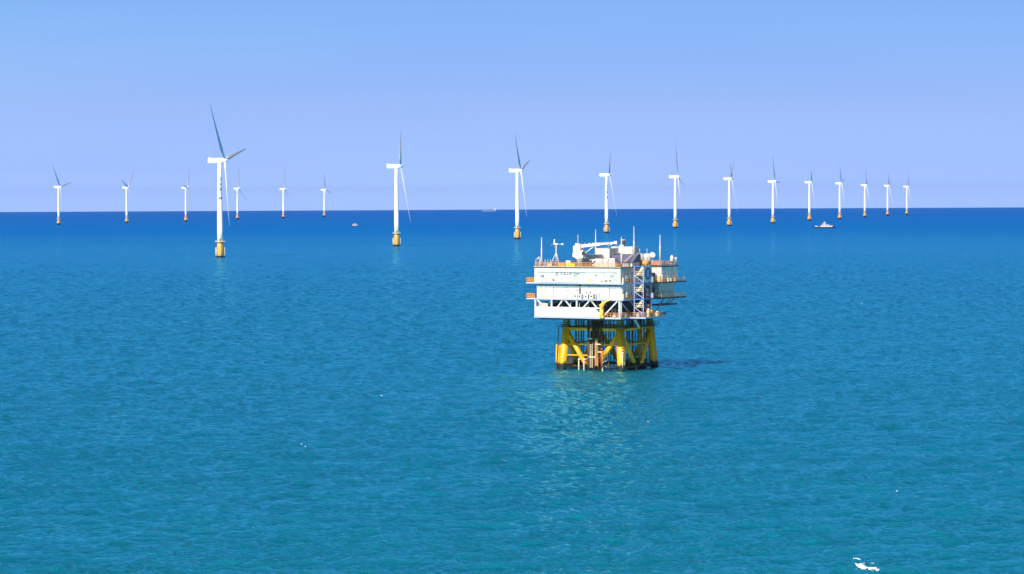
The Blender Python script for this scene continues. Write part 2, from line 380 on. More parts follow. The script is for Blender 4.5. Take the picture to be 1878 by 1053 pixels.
def part_of(key, name, m, parent):
    if key not in MESHES:
        o = PROTO[key].build(name, M[m], parent); MESHES[key] = o.data
        return o
    o = bpy.data.objects.new(name, MESHES[key]); COL.objects.link(o); o.parent = parent
    return o
def wind_turbine(bx, by, hub_h, yaw, phase, label, letters=False, far=False):
    """bx, by: photo position of the foot; hub_h: hub height above the foot in photo pixels"""
    p = on_sea(bx, by); d = math.hypot(p.x, p.y)
    sc = hub_h*p.y/FPX/HUB_Z
    root = empty('wind_turbine', p, math.radians(yaw), label, 'wind turbine', 'white offshore wind turbines')
    root.scale = (sc,)*3
    part_of('tower', 'tower', 'turb', root); 
    part_of('tower_flange', 'tower_flange', 'turb', root); part_of('tower_flange2', 'tower_flange', 'turb', root)
    tp = part_of('transition_piece', 'transition_piece', 'tpyellow', root)
    az = math.atan2(-p.x, p.y)        # direction to the camera side, for the ladder and door
    for k in ('boat_landing', 'boat_landing2'):
        o = part_of(k, 'boat_landing', 'pale', root); o.rotation_euler = (0, 0, -math.radians(yaw) + az + LAND)
    o = part_of('ladder', 'ladder', 'pale', root); o.rotation_euler = (0, 0, -math.radians(yaw) + az + .1)
    sp = part_of('service_platform', 'service_platform', 'pale', root); part_of('railing', 'railing', 'pale', sp)
    for k in ('tower_door', 'access_hatch'):
        o = part_of(k, k, 'ink', root); o.rotation_euler = (0, 0, -math.radians(yaw) + az)
    nac = part_of('nacelle', 'nacelle', 'turb', root); part_of('roof_rail', 'cooler', 'turb', nac)
    hub = part_of('rotor_hub', 'rotor_hub', 'turb', root)
    hub.location = (5.2, 0, HUB_Z + .2)
    hub.rotation_euler = (Matrix.Rotation(-TILT, 3, 'Y') @ Matrix.Rotation(math.radians(phase), 3, 'X')).to_euler()
    for k in range(3):
        bl = part_of('blade', 'blade', 'blade', hub)
        bl.rotation_euler = (Matrix.Rotation(k*2*math.pi/3, 3, 'X') @ Matrix.Rotation(CONE, 3, 'Y')).to_euler()
        bl.location = Matrix.Rotation(k*2*math.pi/3, 3, 'X') @ Vector((0, 0, 1.2))
    if letters:
        segs = []; z = 72.6; cell = 3.1
        for i in range(20):       # ring emblem
            a, b2 = 2*math.pi*i/20, 2*math.pi*(i+1)/20
            segs.append((1.7*math.cos(a), z+1.7*math.sin(a), 1.7*math.cos(b2), z+1.7*math.sin(b2), .3))
        segs += [(-.5, z-.8, -.5, z+.9, .34), (.5, z-.8, .5, z+.9, .34), (-.5, z-.8, .5, z-.8, .34)]
        z -= 3.4
        for g in ('zhong', 'guo', 'san', 'xia'):
            for (x0, y0, x1, y1) in glyph_strokes(g):
                segs.append(((x0-.5)*cell, z-cell+y0*cell, (x1-.5)*cell, z-cell+y1*cell, .36))
            z -= cell + 1.1
        o = on_tower(segs, tower_r, -math.pi/2 + .22).build('lettering', M['ink'], root)
        o.rotation_euler = (0, 0, -math.radians(yaw) + az)
    return root
LAND = .35
WT = [  # foot x, foot y, hub height px, yaw, phase, label, letters
 (404, 472, 177.5, -7, 40, 'largest and nearest white wind turbine, dark emblem and characters down its tower', True),
 (727.5, 451.5, 146.5, 1, -47, 'second largest white wind turbine, directly right of the small cabin boat', False),
 (949, 438.5, 125.5, -7, 40, 'third largest white wind turbine, just left above the substation roof', False),
 (1112.5, 427.5, 106.5, 0, 50, 'white wind turbine with dark tower lettering, right behind the substation crane boom', True),
 (1238.5, 418.5, 94, -5, -10, 'white wind turbine nearest right of the substation masts, dark blade down right', False),
 (1337.5, 414.5, 86.5, -9, 62, 'second white wind turbine right of the substation, two blades in a narrow V', False),
 (1417.5, 410, 77, -17, 28, 'third white wind turbine right of the substation, short blade pointing right', False),
 (1484.5, 405, 70.5, -9, 50, 'white wind turbine above the bow of the white and dark work vessel', False),
 (1540, 402.5, 66, -17, 42, 'white wind turbine just right of the work vessel with a dark blade up', False),
 (1586, 398.8, 59, -15, 45, 'fourth white wind turbine counted from the right end of the long row', False),
 (1627.8, 396.2, 55.5, -18, 55, 'second to last white wind turbine at the right end of the long row', False),
 (1663, 394.8, 52.5, -14, 58, 'smallest and rightmost white wind turbine at the far right end of the row', False),
 (107.8, 412.5, 69.5, -9, 35, 'leftmost white wind turbine of the scene, blades spread wide in a Y', False),
 (232.6, 409.2, 65, -7, 50, 'second white wind turbine from the left edge, two blades up in a V', False),
 (341, 406.8, 62.3, -7, 75, 'small white wind turbine just left of the largest turbine', False),
 (435.6, 403, 57, -3, 5, 'small white wind turbine just right of the largest turbine', False),
 (519.8, 400.8, 53.8, -3, 10, 'small distant white wind turbine midway between the two largest turbines', False),
 (594.8, 398.6, 50.5, -3, 20, 'distant white wind turbine just left of the small cabin boat', False),
]
WT_FIT = dict(enumerate([(-10,40),(1,70),(-9,42.5),(-4,67.5),(-9,12.5),(-8,62.5),(-12,27.5),(-7,55),(-12,42.5),(-9,40),(-12,50),(-7,45),(-13,40),(-10,72.5),(-6,85),(-12,112.5),(-5,105),(-8,20)]))
for i, (x, y, h, yw, ph, lab, let) in enumerate(WT):
    if i in WT_FIT: yw, ph = WT_FIT[i]
    wind_turbine(x, y, h, yw, ph, lab, let)

# ------------------------------------------------------------------ offshore substation
P0 = on_sea(1140, 681); TH = math.radians(31); cT, sT = math.cos(TH), math.sin(TH)
D0, D1, D2, RF = 15.85, 20.9, 25.4, 29.9
XL, XR, YF, YB = -22.2, 5.75, -11.0, 16.8
WX, WY0, WY1 = 9.0, 7.4, 17.4
def RV(v): return -11 + (v + 3)*1.3
CL = -2.0
def lx(px, v):
    """local x of the point that stands at depth v in the platform and at this place along the picture"""
    k = (px - 939)/FPX
    return (k*(P0.y + cT*v) - P0.x - sT*v)/(cT + k*sT)
SUBL = empty('offshore_substation', (P0.x, P0.y, P0.z), -TH, 'white multi deck offshore substation platform standing on a yellow tubular jacket in the sea', 'substation')
def sp(b, name, m, parent=None, recalc=False): return b.build(name, M[m], parent or SUBL, recalc=recalc)
def thing_at(name, x, y, z, label, cat, group=None, rz=0.0):
    w = Matrix.Rotation(-TH, 3, 'Z') @ Vector((x, y, z)) + P0
    return empty(name, w, -TH + rz, label, cat, group)

# jacket
CX, CY = -9.75, 10.0; BAT = .10; ZT = 12.3
feet = {'f': (0, 0), 'l': (-19.5, 0), 'r': (0, 20.0), 'b': (-19.5, 20.0)}
def legpt(k, z):
    x, y = feet[k]; t = z/ZT*BAT; return Vector((x + (CX-x)*t, y + (CY-y)*t, z))
for k in feet:
    o = sp(MB().loft([(legpt(k, -8), 1.22), (legpt(k, ZT), 1.2)], 24), 'jacket_leg', 'yellow')
    t = legpt(k, ZT)
    sp(MB().tube(t, t+Vector((0,0,.5)), 1.38, n=24).tube(t+Vector((0,0,.5)), (t.x, t.y, D0), 1.0, n=24), 'leg_stub', 'olive', o)
def brace(a, b, r, m='yellow', name='brace'): return sp(MB().tube(a, b, r, n=16), name, m)
faces = [('l','f'), ('f','r'), ('b','r'), ('l','b')]
for (a, b) in faces:
    A0, B0 = legpt(a, 11.4), legpt(b, 11.4); low = (legpt(a, .6) + legpt(b, .6))/2
    dr = (B0 - A0).normalized()
    brace(A0, low - dr*1.3, .70); brace(B0, low + dr*1.3, .70)
    brace(legpt(a, 7.4), legpt(b, 7.4), .27, name='horizontal_brace')
    brace(legpt(a, 11.8), legpt(b, 11.8), .55, name='top_beam')
    brace(legpt(a, 1.0), legpt(b, 1.0), .42, name='lower_brace')
brace(legpt('l', 4.2)+Vector((.5,0,0)), (legpt('l', 4.2)+legpt('f', 4.2))/2, .2, name='horizontal_brace')
brace(legpt('l', 11.7), legpt('r', 11.7), .3, name='plan_brace'); brace(legpt('f', 11.7), legpt('b', 11.7), .3, name='plan_brace')
# fender tubes beside the left leg
for dx, z1 in ((-1.9, 7.4), (-1.45, 6.9)):
    q = legpt('l', 0); sp(MB().loft([(Vector((q.x+dx, q.y-.3, -4)), .34), (Vector((q.x+dx+.3, q.y-.1, z1)), .34)], 12).tube((q.x+dx+.3, q.y-.1, z1-.6), (q.x, q.y+.3, z1-.6), .2, n=8), 'fender', 'yellow')
q = legpt('l', 0); sp(MB().beam((q.x-1.6, q.y-.9, -2), (q.x-.7, q.y-.7, 12.2), .2), 'riser', 'dark')
# ladder rungs on the front leg
b = MB()
for z in np.arange(3.2, 11.6, .85):
    p = legpt('f', z); b.box(p.x+.62, p.x+1.42, p.y-.95, p.y-.72, z, z+.16)
sp(b, 'leg_step', 'dark')
for s in (-.42, .42):
    p = legpt('f', 3.5); 
    sp(MB().tube((p.x+1.3, p.y-.9+s, -1.5), (p.x+1.1, p.y-.9+s, 5.2), .11, n=8).tube((p.x+1.1, p.y-.9+s, 5.2), (p.x+.6, p.y-.4, 5.6), .11, n=8), 'boat_fender', 'pale')
# caissons, conductors and cable tubes
pipes = [  # photo x, depth, radius, material, foot height, top
 (1079, -1.4, .40, 'brown'), (1087, -1.2, .30, 'brown'), (1091, -.8, .46, 'brown'), (1097, -1.1, .42, 'brown'), (1102, -.6, .30, 'brown'),
 (1084, 2.0, .32, 'brown'), (1093, 3.5, .45, 'dark'), (1106, 2.5, .3, 'brown'), (1070, 4.0, .24, 'olive'), (1061, 5.0, .24, 'olive'),
 (1120, 7.0, .22, 'dark'), (1125.5, 5.0, .25, 'dark'), (1154, 6.0, .35, 'brown'), (1160, 9.0, .42, 'brown'), (1165, 5.0, .24, 'brown'), (1170, 11.0, .35, 'olive'),
 (1175, 7.0, .42, 'brown'), (1181, 11.5, .30, 'olive'), (1186, 9.0, .24, 'brown'), (1190, 13.0, .2, 'olive'), (1150, 12.0, .3, 'brown'), (1111, 11, .3, 'olive'), (1056, 8, .3, 'brown'), (1066, 12, .34, 'olive')]
for (px, v, r, m) in pipes:
    if px > 1142: v = max(v, (px - 1140)*.32 + 1.6)      # behind the right hand face of the jacket
    x = lx(px, v); sp(MB().tube((x, v, -5), (x, v, D0), r*.8, n=10), 'riser_pipe', m)
g_ = random.Random(5)
for i in range(4):
    px = g_.uniform(1046, 1196); v = g_.uniform(3, 18); x = lx(px, v)
    if -18 < x < 0: sp(MB().tube((x, v, -5), (x, v, D0-.2), g_.uniform(.12, .26), n=8), 'riser_pipe', g_.choice(['brown', 'olive', 'dark', 'brown']))
for px, v, r, z in ((1161, 8, 1.2, 2.6), (1169, 12, 1.3, 3.2), (1152, 15, 1.1, 2.4), (1060, 12, 1.3, 3.4), (1048, 14, 1.2, 2.8), (1178, 15, 1.0, 2.8), (1086, 9, .9, 2.4)):
    x = lx(px, v); sp(MB().tube((x, v, -4), (x, v, z), r, n=16), 'pile_sleeve', 'fouled')
# bright ladders and red J-tubes between the front risers
def ladder_part(px, v, z0, z1, m, w=.55, name='ladder'):
    if px > 1142: v = (px - 1140)*.32 + 1.0
    x = lx(px, v); b = MB()
    for s in (-w/2, w/2): b.beam((x+s, v, z0), (x+s, v, z1), .12)
    z = z0+.3
    while z < z1: b.beam((x-w/2, v, z), (x+w/2, v, z), .08); z += .45
    return sp(b, name, m)
ladder_part(1084, -1.9, .8, 7.6, 'cream', .7); ladder_part(1093.5, -1.9, 1.4, 9.3, 'sign', .5); ladder_part(1172, 4.0, 2, 11.8, 'yellow', .6); ladder_part(1176.5, 6, 3, 12, 'yellow', .6)
for px, z0, z1, m in ((1083, 2.2, 5.0, 'red'), (1089.5, .6, 4.4, 'red'), (1101.5, 1.5, 6.0, 'red'), (1104, 1.2, 5.4, 'orange'), (1096.5, .5, 3.4, 'red')):
    x = lx(px, -1.7); sp(MB().tube((x, -1.7, z0), (x, -1.7, z1), .13, n=8).tube((x, -1.7, z1), (x+.5, -1.0, z1+.5), .13, n=8), 'cable_tube', m)
for px, z, l in ((1086, 3.8, 2.4), (1100, 5.3, 1.2), (1097, 7.5, 1.6), (1082, 9.0, 1.4)):
    x = lx(px, -1.8); sp(MB().box(x-l/2, x+l/2, -1.95, -1.65, z, z+.28), 'pipe_clamp', 'cream')
for px in (1061, 1070.5, 1104.5):
    x = lx(px, -.6); sp(MB().tube((x, -.6, -3), (x, -.6, 3.4 if px < 1100 else 2.6), .16, n=8).tube((x, -.6, 3.0 if px < 1100 else 2.4), (x+.9, .2, 3.4 if px < 1100 else 2.8), .14, n=8), 'anode_post', 'cream')
# jacket head deck, beams and railing
tl, tf, tr_, tb = (legpt(k, ZT) for k in ('l','f','r','b'))
b = MB()
for (a, c) in ((tl, tf), (tf, tr_), (tr_, tb), (tb, tl)):
    d = (c-a).normalized(); nrm = Vector((d.y, -d.x, 0))
    b.beam(a - d*1.8 + nrm*.9 + Vector((0,0,-.1)), c + d*1.8 + nrm*.9 + Vector((0,0,-.1)), 1.9, .18)
sp(b, 'jacket_walkway', 'olive')
def railing(pts, m='orange', h=1.15, step=1.5, t=.09, name='railing', parent=None, nr=2):
    b = MB()
    for a, c in zip(pts[:-1], pts[1:]):
        a = Vector(a); c = Vector(c); n = max(1, round((c-a).length/step))
        for i in range(n+1):
            p = a + (c-a)*i/n; b.beam(p, p+Vector((0,0,h)), t)
        for k in range(nr): b.beam(a+Vector((0,0,h*(k+1)/nr)), c+Vector((0,0,h*(k+1)/nr)), t)
    return sp(b, name, m, parent)
o = 1.8
for (a, c) in ((tl, tf), (tf, tr_), (tr_, tb), (tb, tl)):
    d = (c-a).normalized(); nrm = Vector((d.y, -d.x, 0))
    railing([a - d*1.9 + nrm*o, c + d*1.9 + nrm*o], 'dark', 1.2, 1.6, .08)
# hangers and struts between jacket head and cellar deck
b = MB()
for px, v in ((1067, -1.5), (1084, -1.6), (1089, 0), (1096, -1), (1100, .5), (1110, -1), (1117, 0), (1125, -1), (1153, 2), (1157, 6), (1164, 4), (1172, 6), (1179, 8), (1186, 10)):
    x = lx(px, v); b.beam((x, v, ZT), (x, v, D0), .2)
sp(b, 'hanger', 'dark')
sp(MB().beam((lx(1160, 2), 2, D0), (lx(1172, 4), 4, 12.4), .5), 'hanger_strut', 'grey')
sp(MB().box(lx(1094, 2)-1.2, lx(1094, 2)+1.0, 1, 4, ZT, D0-.3), 'sump_tank', 'brown')

# topside decks
def deck(z, x0, x1, y0, y1, name='deck', th=.45, m='edge'): return sp(MB().box(x0, x1, y0, y1, z-th, z), name, m)
deck(D0, XL-.12, XR+.12, YF-.12, YB, 'cellar_deck', .5)
sp(MB().box(XL+1, XR-1, YF+1, YB-1, D0-1.0, D0-.5), 'deck_girder', 'dark')
deck(D1, XL-.1, XR+.9, YF-.1, YB, 'main_deck', .38)
deck(D2, XL-.1, XR+.9, YF-.1, YB, 'upper_deck', .32)
deck(RF, XL-.14, XR+.14, YF-.2, YB+.1, 'roof_deck', .28, 'dark')
sp(MB().box(XL-.16, XR+.2, YF-.25, YF-.202, RF+.01, RF+.14).box(XR+.144, XR+.22, YF-.144, YB, RF+.01, RF+.14), 'roof_kerb', 'cream')

# walls: upper module (one storey and a half), middle module set back a little
def wall_box(name, x0, x1, y0, y1, z0, z1, m='white'): return sp(MB().box(x0, x1, y0, y1, z0, z1), name, m)
up = wall_box('upper_wall', XL, XR, YF, YB, D2+.002, RF-.282)
# raised frames, ribs and seams on the upper wall
ribs = MB()
for px in (1034.5, 1082, 1104.5, 1119.5):
    x = lx(px, YF); ribs.box(x-.1, x+.1, YF-.16, YF-.002, RF-2.0, RF-.3)
for px in (1034.5, 1082, 1104.5): pass
sp(ribs, 'wall_rib', 'white', up)
sp(MB().box(XL-.04, XR+.04, YF-.09, YF-.003, RF-2.12, RF-1.98).box(XR+.003, XR+.12, YF, WY0-.2, RF-2.12, RF-1.98), 'wall_band', 'lgrey', up)
seam = MB()
for px in (1022, 1038, 1054, 1065, 1078, 1095, 1103, 1116):
    x = lx(px, YF); seam.box(x-.06, x+.06, YF-.015, YF+.02, D2+.1, RF-2.15)
seam.box(XL+.1, XR-.1, YF-.015, YF+.02, D2+1.35, D2+1.39)
sp(seam, 'panel_seam', 'grey', up)
xx = lx(1065, YF); sp(MB().box(xx-.13, xx+.13, YF-.13, YF-.004, D2+.05, RF-.6), 'downpipe', 'lgrey', up)
sp(MB().box(lx(1042, YF), lx(1074, YF), YF-.05, YF-.004, RF-1.9, RF-.35), 'wall_recess', 'lgrey', up)
for px, z, w, h, m, nm in ((992.5, 27.1, 1.1, 1.0, 'lgrey', 'louvre'), (1082, 25.85, .75, .75, 'sign', 'warning_sign'), (1048.5, 26.1, .5, .35, 'sign', 'warning_sign'), (1128, 27.6, .8, .7, 'grey', 'louvre'), (1128, 26.1, .8, .7, 'grey', 'louvre'), (1011, 26.4, .2, .2, 'dark', 'vent_hole')):
    x = lx(px, YF); sp(MB().box(x-w/2, x+w/2, YF-.07, YF-.004, z, z+h), nm, m, up)
# company lettering along the upper wall: ring emblem, dashes of small characters
em = MB(); zc = 27.95; xc = lx(1021.5, YF)
for i in range(24):
    a, c = 2*math.pi*i/24, 2*math.pi*(i+1)/24
    em.beam((xc+.46*math.cos(a), YF-.04, zc+.46*math.sin(a)), (xc+.46*math.cos(c), YF-.04, zc+.46*math.sin(c)), .06, .1)
em.beam((xc, YF-.05, zc-.3), (xc, YF-.05, zc+.3), .05, .14); em.beam((xc-.2, YF-.05, zc+.12), (xc+.2, YF-.05, zc+.12), .05, .12)
for j, g in enumerate(('zhong', 'guo', 'san', 'xia')):
    gx = xc + 1.1 + j*1.0
    for (x0, y0, x1, y1) in glyph_strokes(g):
        em.beam((gx+x0*.7, YF-.04, zc-.30+y0*.7), (gx+x1*.7, YF-.04, zc-.30+y1*.7), .05, .11)
em.box(gx+1.4, gx+3.3, YF-.06, YF-.01, zc+.02, zc+.16); em.box(gx+2.5, gx+3.1, YF-.06, YF-.01, zc-.26, zc+.0)
sp(em, 'lettering', 'ink', up)

g2 = random.Random(9)
for i in range(20):
    x = g2.uniform(XL+1, XR-1.5); z = g2.choice([D2+.5, D2+1.6, D2+2.0]); w = g2.uniform(.25, .8); h = g2.uniform(.2, .6)
    sp(MB().box(x, x+w, YF-.14, YF-.004, z, z+h), 'junction_box', g2.choice(['grey', 'dark', 'cream', 'olive', 'grey']), up)
for px in (1000, 1047, 1090, 1110, 1131):
    x = lx(px, YF); sp(MB().box(x-.05, x+.05, YF-.12, YF-.004, D2+.02, D2+g2.uniform(1.2, 2.4)), 'conduit', 'grey', up)
sp(MB().box(XL+1.5, lx(1060, YF), YF-.2, YF-.08, D2+.02, D2+.2), 'cable_tray', 'grey', up)
MY = YF + 1.25
mid = wall_box('middle_wall', XL+.05, XR-.25, MY, YB, D1+.002, D2-.322)
s2 = MB()
for px in (1000, 1015, 1040, 1060, 1078, 1100, 1118):
    x = lx(px, MY); s2.box(x-.07, x+.07, MY-.015, MY+.02, D1+.1, D2-.5)
s2.box(XL+.3, XR-.5, MY-.02, MY+.02, D1+2.3, D1+2.38)
sp(s2, 'panel_seam', 'dark', mid)
sp(MB().box(XL+.06, XR-.26, MY-.45, MY-.3, D2-.75, D2-.6), 'cable_tray', 'brown', mid)
sp(MB().box(XL+.06, XR-.26, MY-.28, MY-.004, D2-1.25, D2-1.05), 'pipe_run', 'lgrey', mid)
sp(MB().box(lx(1064, MY)-.22, lx(1064, MY)+.22, MY-.2, MY-.004, D1+.9, D2-.35), 'downpipe', 'dark', mid)
for px, z, w, h, m, nm in ((993, 22.8, .75, 1.8, 'lgrey', 'wall_door'), (997.5, 23.0, .9, 1.0, 'cream', 'louvre'), (1000.5, 21.1, 1.6, .9, 'cream', 'louvre'), (993, 23.9, .5, .16, 'ink', 'name_plate'),
     (992, 24.55, 1.2, .14, 'ink', 'wall_lamp'), (1010, 24.4, .9, .55, 'lgrey', 'vent_cowl'), (1017, 24.4, .9, .55, 'lgrey', 'vent_cowl'), (1024.5, 24.4, .9, .55, 'lgrey', 'vent_cowl'), (1011, 22.6, .2, .2, 'dark', 'vent_hole'),
     (1084, 22.1, 4.2, .9, 'lgrey', 'equipment_bay'), (1100.5, 22.6, .35, 1.7, 'grey', 'cable_tray')):
    x = lx(px, MY); sp(MB().box(x-w/2, x+w/2, MY-.11, MY-.004, z, z+h), nm, m, mid)
sp(MB().box(lx(1070, MY), lx(1099.5, MY), MY-.04, MY-.003, D1+.3, D2-.9), 'recessed_panel', 'lgrey', mid)
for px in (1058.5, 1066.5, 1078, 1088):
    x = lx(px, MY); bx_ = sp(MB().box(x-.62, x+.62, YF+.1, MY-.15, D1+.02, D1+1.35), 'fan_box', 'white', mid)
    sp(MB().tube((x, YF+.08, D1+.75), (x, YF+.2, D1+.75), .26, n=12), 'fan', 'ink', bx_)
for px, dz in ((1075, 1.8), (1083, 2.0), (1094, 1.2)):
    x = lx(px, MY); sp(MB().tube((x, MY-.3, D1), (x, MY-.3, D1+dz), .16, n=8).tube((x-.3, MY-.3, D1+dz), (x+.3, MY-.3, D1+dz), .2, n=8), 'vent_pipe', 'grey', mid)

# cellar level: white frame with V braces, dark plant inside, solid white bulwark
for px in (982.2, 1012, 1058, 1105.5, 1136.3):
    x = lx(px, YF+.3); sp(MB().box(x-.24, x+.24, YF+.1, YF+.55, D0, D1-.38), 'column', 'white')
sp(MB().box(XR-.5, XR-.02, YF+.56, YF+.9, D0, D1-.38), 'column', 'white')
zu, zl = D1-.4, D0+2.55
for (pa, za, pb, zb) in ((985, zu, 999, zl), (1032, zu, 1022.5, zl), (1036.5, zu, 1047.5, zl), (1081.5, zu, 1069.5, zl), (1084, zu, 1095, zl), (1133, zu, 1107, D0+.3)):
    sp(MB().beam((lx(pa, YF+.3), YF+.3, za), (lx(pb, YF+.3), YF+.3, zb), .34), 'diagonal_brace', 'white')
bw = sp(MB().box(XL, lx(1100, YF), YF-.05, YF+.12, D0+.003, D0+2.7), 'bulwark', 'white')
sp(MB().box(lx(1008, YF), lx(1056, YF), YF-.11, YF-.054, D0+1.2, D0+2.35), 'bulwark_panel', 'lgrey', bw)
sp(MB().box(XL, XL+.12, YF+.12, YB-6, D0+.003, D0+2.7), 'bulwark', 'white')
core = sp(MB().box(XL+3.5, XR-3.5, YF+4.5, YB-3, D0, D1-.38), 'inner_wall', 'dark')
for i in range(16):
    x = XL+2 + i*1.5 + random.uniform(0, .5); y = YF+1.6 + (i % 3)*.9; w = random.uniform(.4, 1.1); h = random.uniform(1.2, 4.2)
    sp(MB().box(x, x+w, y, y+w, D0+.002, D0+h), 'plant_equipment', 'dark')
for i in range(9):
    x = XL + 2.5 + i*2.9; z0 = D0+2.9+random.uniform(0,.6)
    sp(MB().tube((x, YF+1.1, D0+.1), (x, YF+1.1, z0+.8), .09, n=6).tube((x, YF+1.1, z0+.8), (x+1.6, YF+1.3, z0+1.3), .09, n=6), 'pipe_run', random.choice(['grey', 'dark', 'lgrey']))
sp(MB().box(XL+.7, XL+3.6, YF+1.2, YF+2.0, D0+2.5, D0+3.6), 'cable_drum', 'cream')
# right end of cellar deck, open with rails
railing([(lx(1107, YF), YF+.1, D0), (XR, YF+.1, D0), (XR, YB-7, D0)], 'orange', 1.2, 1.1, .1)
# side (right hand) face details, in shade
b = MB()
for y in np.arange(YF+1.2, WY0-.4, 1.5): b.box(XR+.003, XR+.16, y, y+.16, D2+.05, RF-2.15)
sp(b, 'wall_rib', 'lgrey', up)
b = MB()
for y in np.arange(YF+1.6, YB, 1.7): b.box(XR-.247, XR-.1, y, y+.16, D1+.05, D2-.4)
sp(b, 'wall_rib', 'lgrey', mid)
for y, z in ((-8, D2+.1), (-6.4, D1+.1), (-9.6, D1+.1)):
    sp(MB().box(XR+(.003 if z > D2 else -.247), XR+(.08 if z > D2 else -.17), y, y+.9, z, z+2.1), 'wall_door', 'grey', up if z > D2 else mid)
railing([(XR+.85, YF, D1), (XR+.85, -5.1, D1)]); railing([(XR+.85, YF, D2), (XR+.85, -5.1, D2)])
# cellar deck extension and clutter on the right side
deck(D0-.02, XR+.13, XR+5.0, -5.6, 5.0, 'deck_extension', .45)
railing([(XR+.13, -5.55, D0), (XR+4.95, -5.55, D0), (XR+4.95, 4.9, D0)], 'orange', 1.2, 1.1, .1)
for y in (-7.0, -1.5, 4.5):
    sp(MB().beam((XR-2.5, y, D1-.4), (XR-.3, y+3.4, D0), .3), 'diagonal_brace', 'grey')
for (x, y, w, h, m, nm) in ((5.0,-9.8,.7,1.5,'white','pump_unit'), (3.2,-9.6,1.0,.9,'cream','pump_unit'), (5.2,-7.8,1.3,1.4,'cream','pump_unit'), (8.0,-4.6,.9,1.2,'cream','pump_unit'), (10.1,-2.6,1.0,2.3,'cream','pump_unit'), (10.0,-.6,1.1,1.8,'orange','pump_unit'), (8.4,.8,1.4,3.4,'brown','pump_unit'), (10.2,2.6,1.2,1.4,'cream','pump_unit'), (7.4,3.6,1.4,2.2,'grey','pump_unit'), (3.0,-7.0,1.6,2.0,'grey','pump_unit')):
    sp(MB().box(x-w/2, x+w/2, y-w/2, y+w/2, D0+.002, D0+h*.7).tube((x, y, D0+h*.7), (x, y, D0+h), w*.35, n=10), nm, m)
for (x, y) in ((5.6, -6.9), (6.6, -5.2)):
    sp(MB().tube((x, y+1.2, D0), (x, y+1.2, D0+1.9), .22, n=10).tube((x, y+1.2, D0+1.9), (x, y+1.2, D0+2.15), .1, n=8), 'fire_bottle', 'red')

# right hand wing: upper module projecting over stepped ledges
wg = sp(MB().box(XR+.01, WX, WY0, WY1, D2+.003, RF-.3), 'wing_wall', 'white')
deck(RF+.004, XR+.15, WX+.15, WY0-.12, WY1+.12, 'wing_roof', .3, 'dark')
deck(D2+.004, XR+.92, WX+.9, WY0-.9, WY1+3.7, 'wing_ledge', .36, 'dark')
deck(D1+.004, XR+.92, WX+.9, WY0-1.6, WY1+3.7, 'wing_ledge', .36, 'dark')
sp(MB().box(XR-.24, WX-.9, WY0+.4, WY1-.3, D1+.006, D2-.37), 'wing_lower_wall', 'lgrey')
deck(19.0, XR+.2, WX+.2, WY0-1, WY1-.5, 'mezzanine_deck', .4, 'dark'); deck(16.4, XR+.2, WX-1.6, WY0+1.2, WY1-4, 'mezzanine_deck', .4, 'dark')
for (a, c) in (((WX, WY0, 19), (XR, WY0+.5, D0)), ((WX, WY1-1.5, D1-.3), (WX-.5, WY1-4.5, 18.9)), ((WX-.4, WY0+3, D1-.3), (WX-1.2, WY0+1, 18.9)), ((WX, WY1-4, D1-.3), (WX-.6, WY1-6.5, 18.9))):
    sp(MB().beam(a, c, .3), 'diagonal_brace', 'grey')
b = MB()
for y in np.arange(WY0+.6, WY1, 1.45): b.box(WX+.003, WX+.14, y, y+.14, D2+.05, RF-2.0)
b.box(WX+.003, WX+.14, WY0, WY1, RF-2.0, RF-1.86)
for x in (7.2, 8.2): b.box(x, x+.14, WY0-.12, WY0-.003, D2+.05, RF-.4)
b.box(XR+.1, WX, WY0-.13, WY0-.003, RF-2.0, RF-1.86)
sp(b, 'wall_rib', 'white', wg)
for y, w in ((8.6, .9), (11.4, 1.4), (14.2, 1.0)): sp(MB().box(WX+.004, WX+.1, y, y+w, D2+.3, D2+2.2), 'wall_door', 'lgrey', wg)
for i, y in enumerate((8.3, 10.6, 12.5, 15.0)): sp(MB().box(WX+.15, WX+.6, y, y+.55, D2+.01, D2+.9+.2*(i % 2)), 'fire_cabinet', ['red', 'cream', 'white', 'orange'][i], wg)
for i, x in enumerate((6.6, 7.4, 8.2)): sp(MB().box(x, x+.7, WY0-.7, WY0-.2, D2+.01, D2+1.1+.3*i), 'fire_cabinet', ['orange', 'cream', 'sign'][i], wg)
railing([(XR+1.0, WY0-.85, D2), (WX+.85, WY0-.85, D2), (WX+.85, WY1+3.6, D2), (XR+2, WY1+3.6, D2)], 'cream', 1.1, 1.3, .1)
railing([(XR+1.0, WY0-1.55, D1), (WX+.85, WY0-1.55, D1), (WX+.85, WY1+3.6, D1), (XR+2, WY1+3.6, D1)], 'cream', 1.1, 1.3, .1)
for y, z0, w, h, m in ((9.4, .0, 1.0, 1.9, 'grey'), (11.6, .9, .8, .7, 'cream'), (13.4, .0, 1.2, 2.0, 'grey'), (15.2, 1.0, .6, .8, 'white')):
    sp(MB().box(WX-.897, WX-.8, y, y+w, D1+.05+z0, D1+.05+z0+h), 'wall_door' if h > 1.5 else 'junction_box', m)
# left hand ledges with orange cages
for z in (D1, D2):
    deck(z+.003, XL-2.8, XL-.12, YF+.1, YF+4.5, 'side_ledge', .3, 'lgrey')
    railing([(XL-.1, YF+.15, z), (XL-2.75, YF+.15, z), (XL-2.75, YF+4.4, z)], 'orange', 1.3, .62, .12, nr=3)

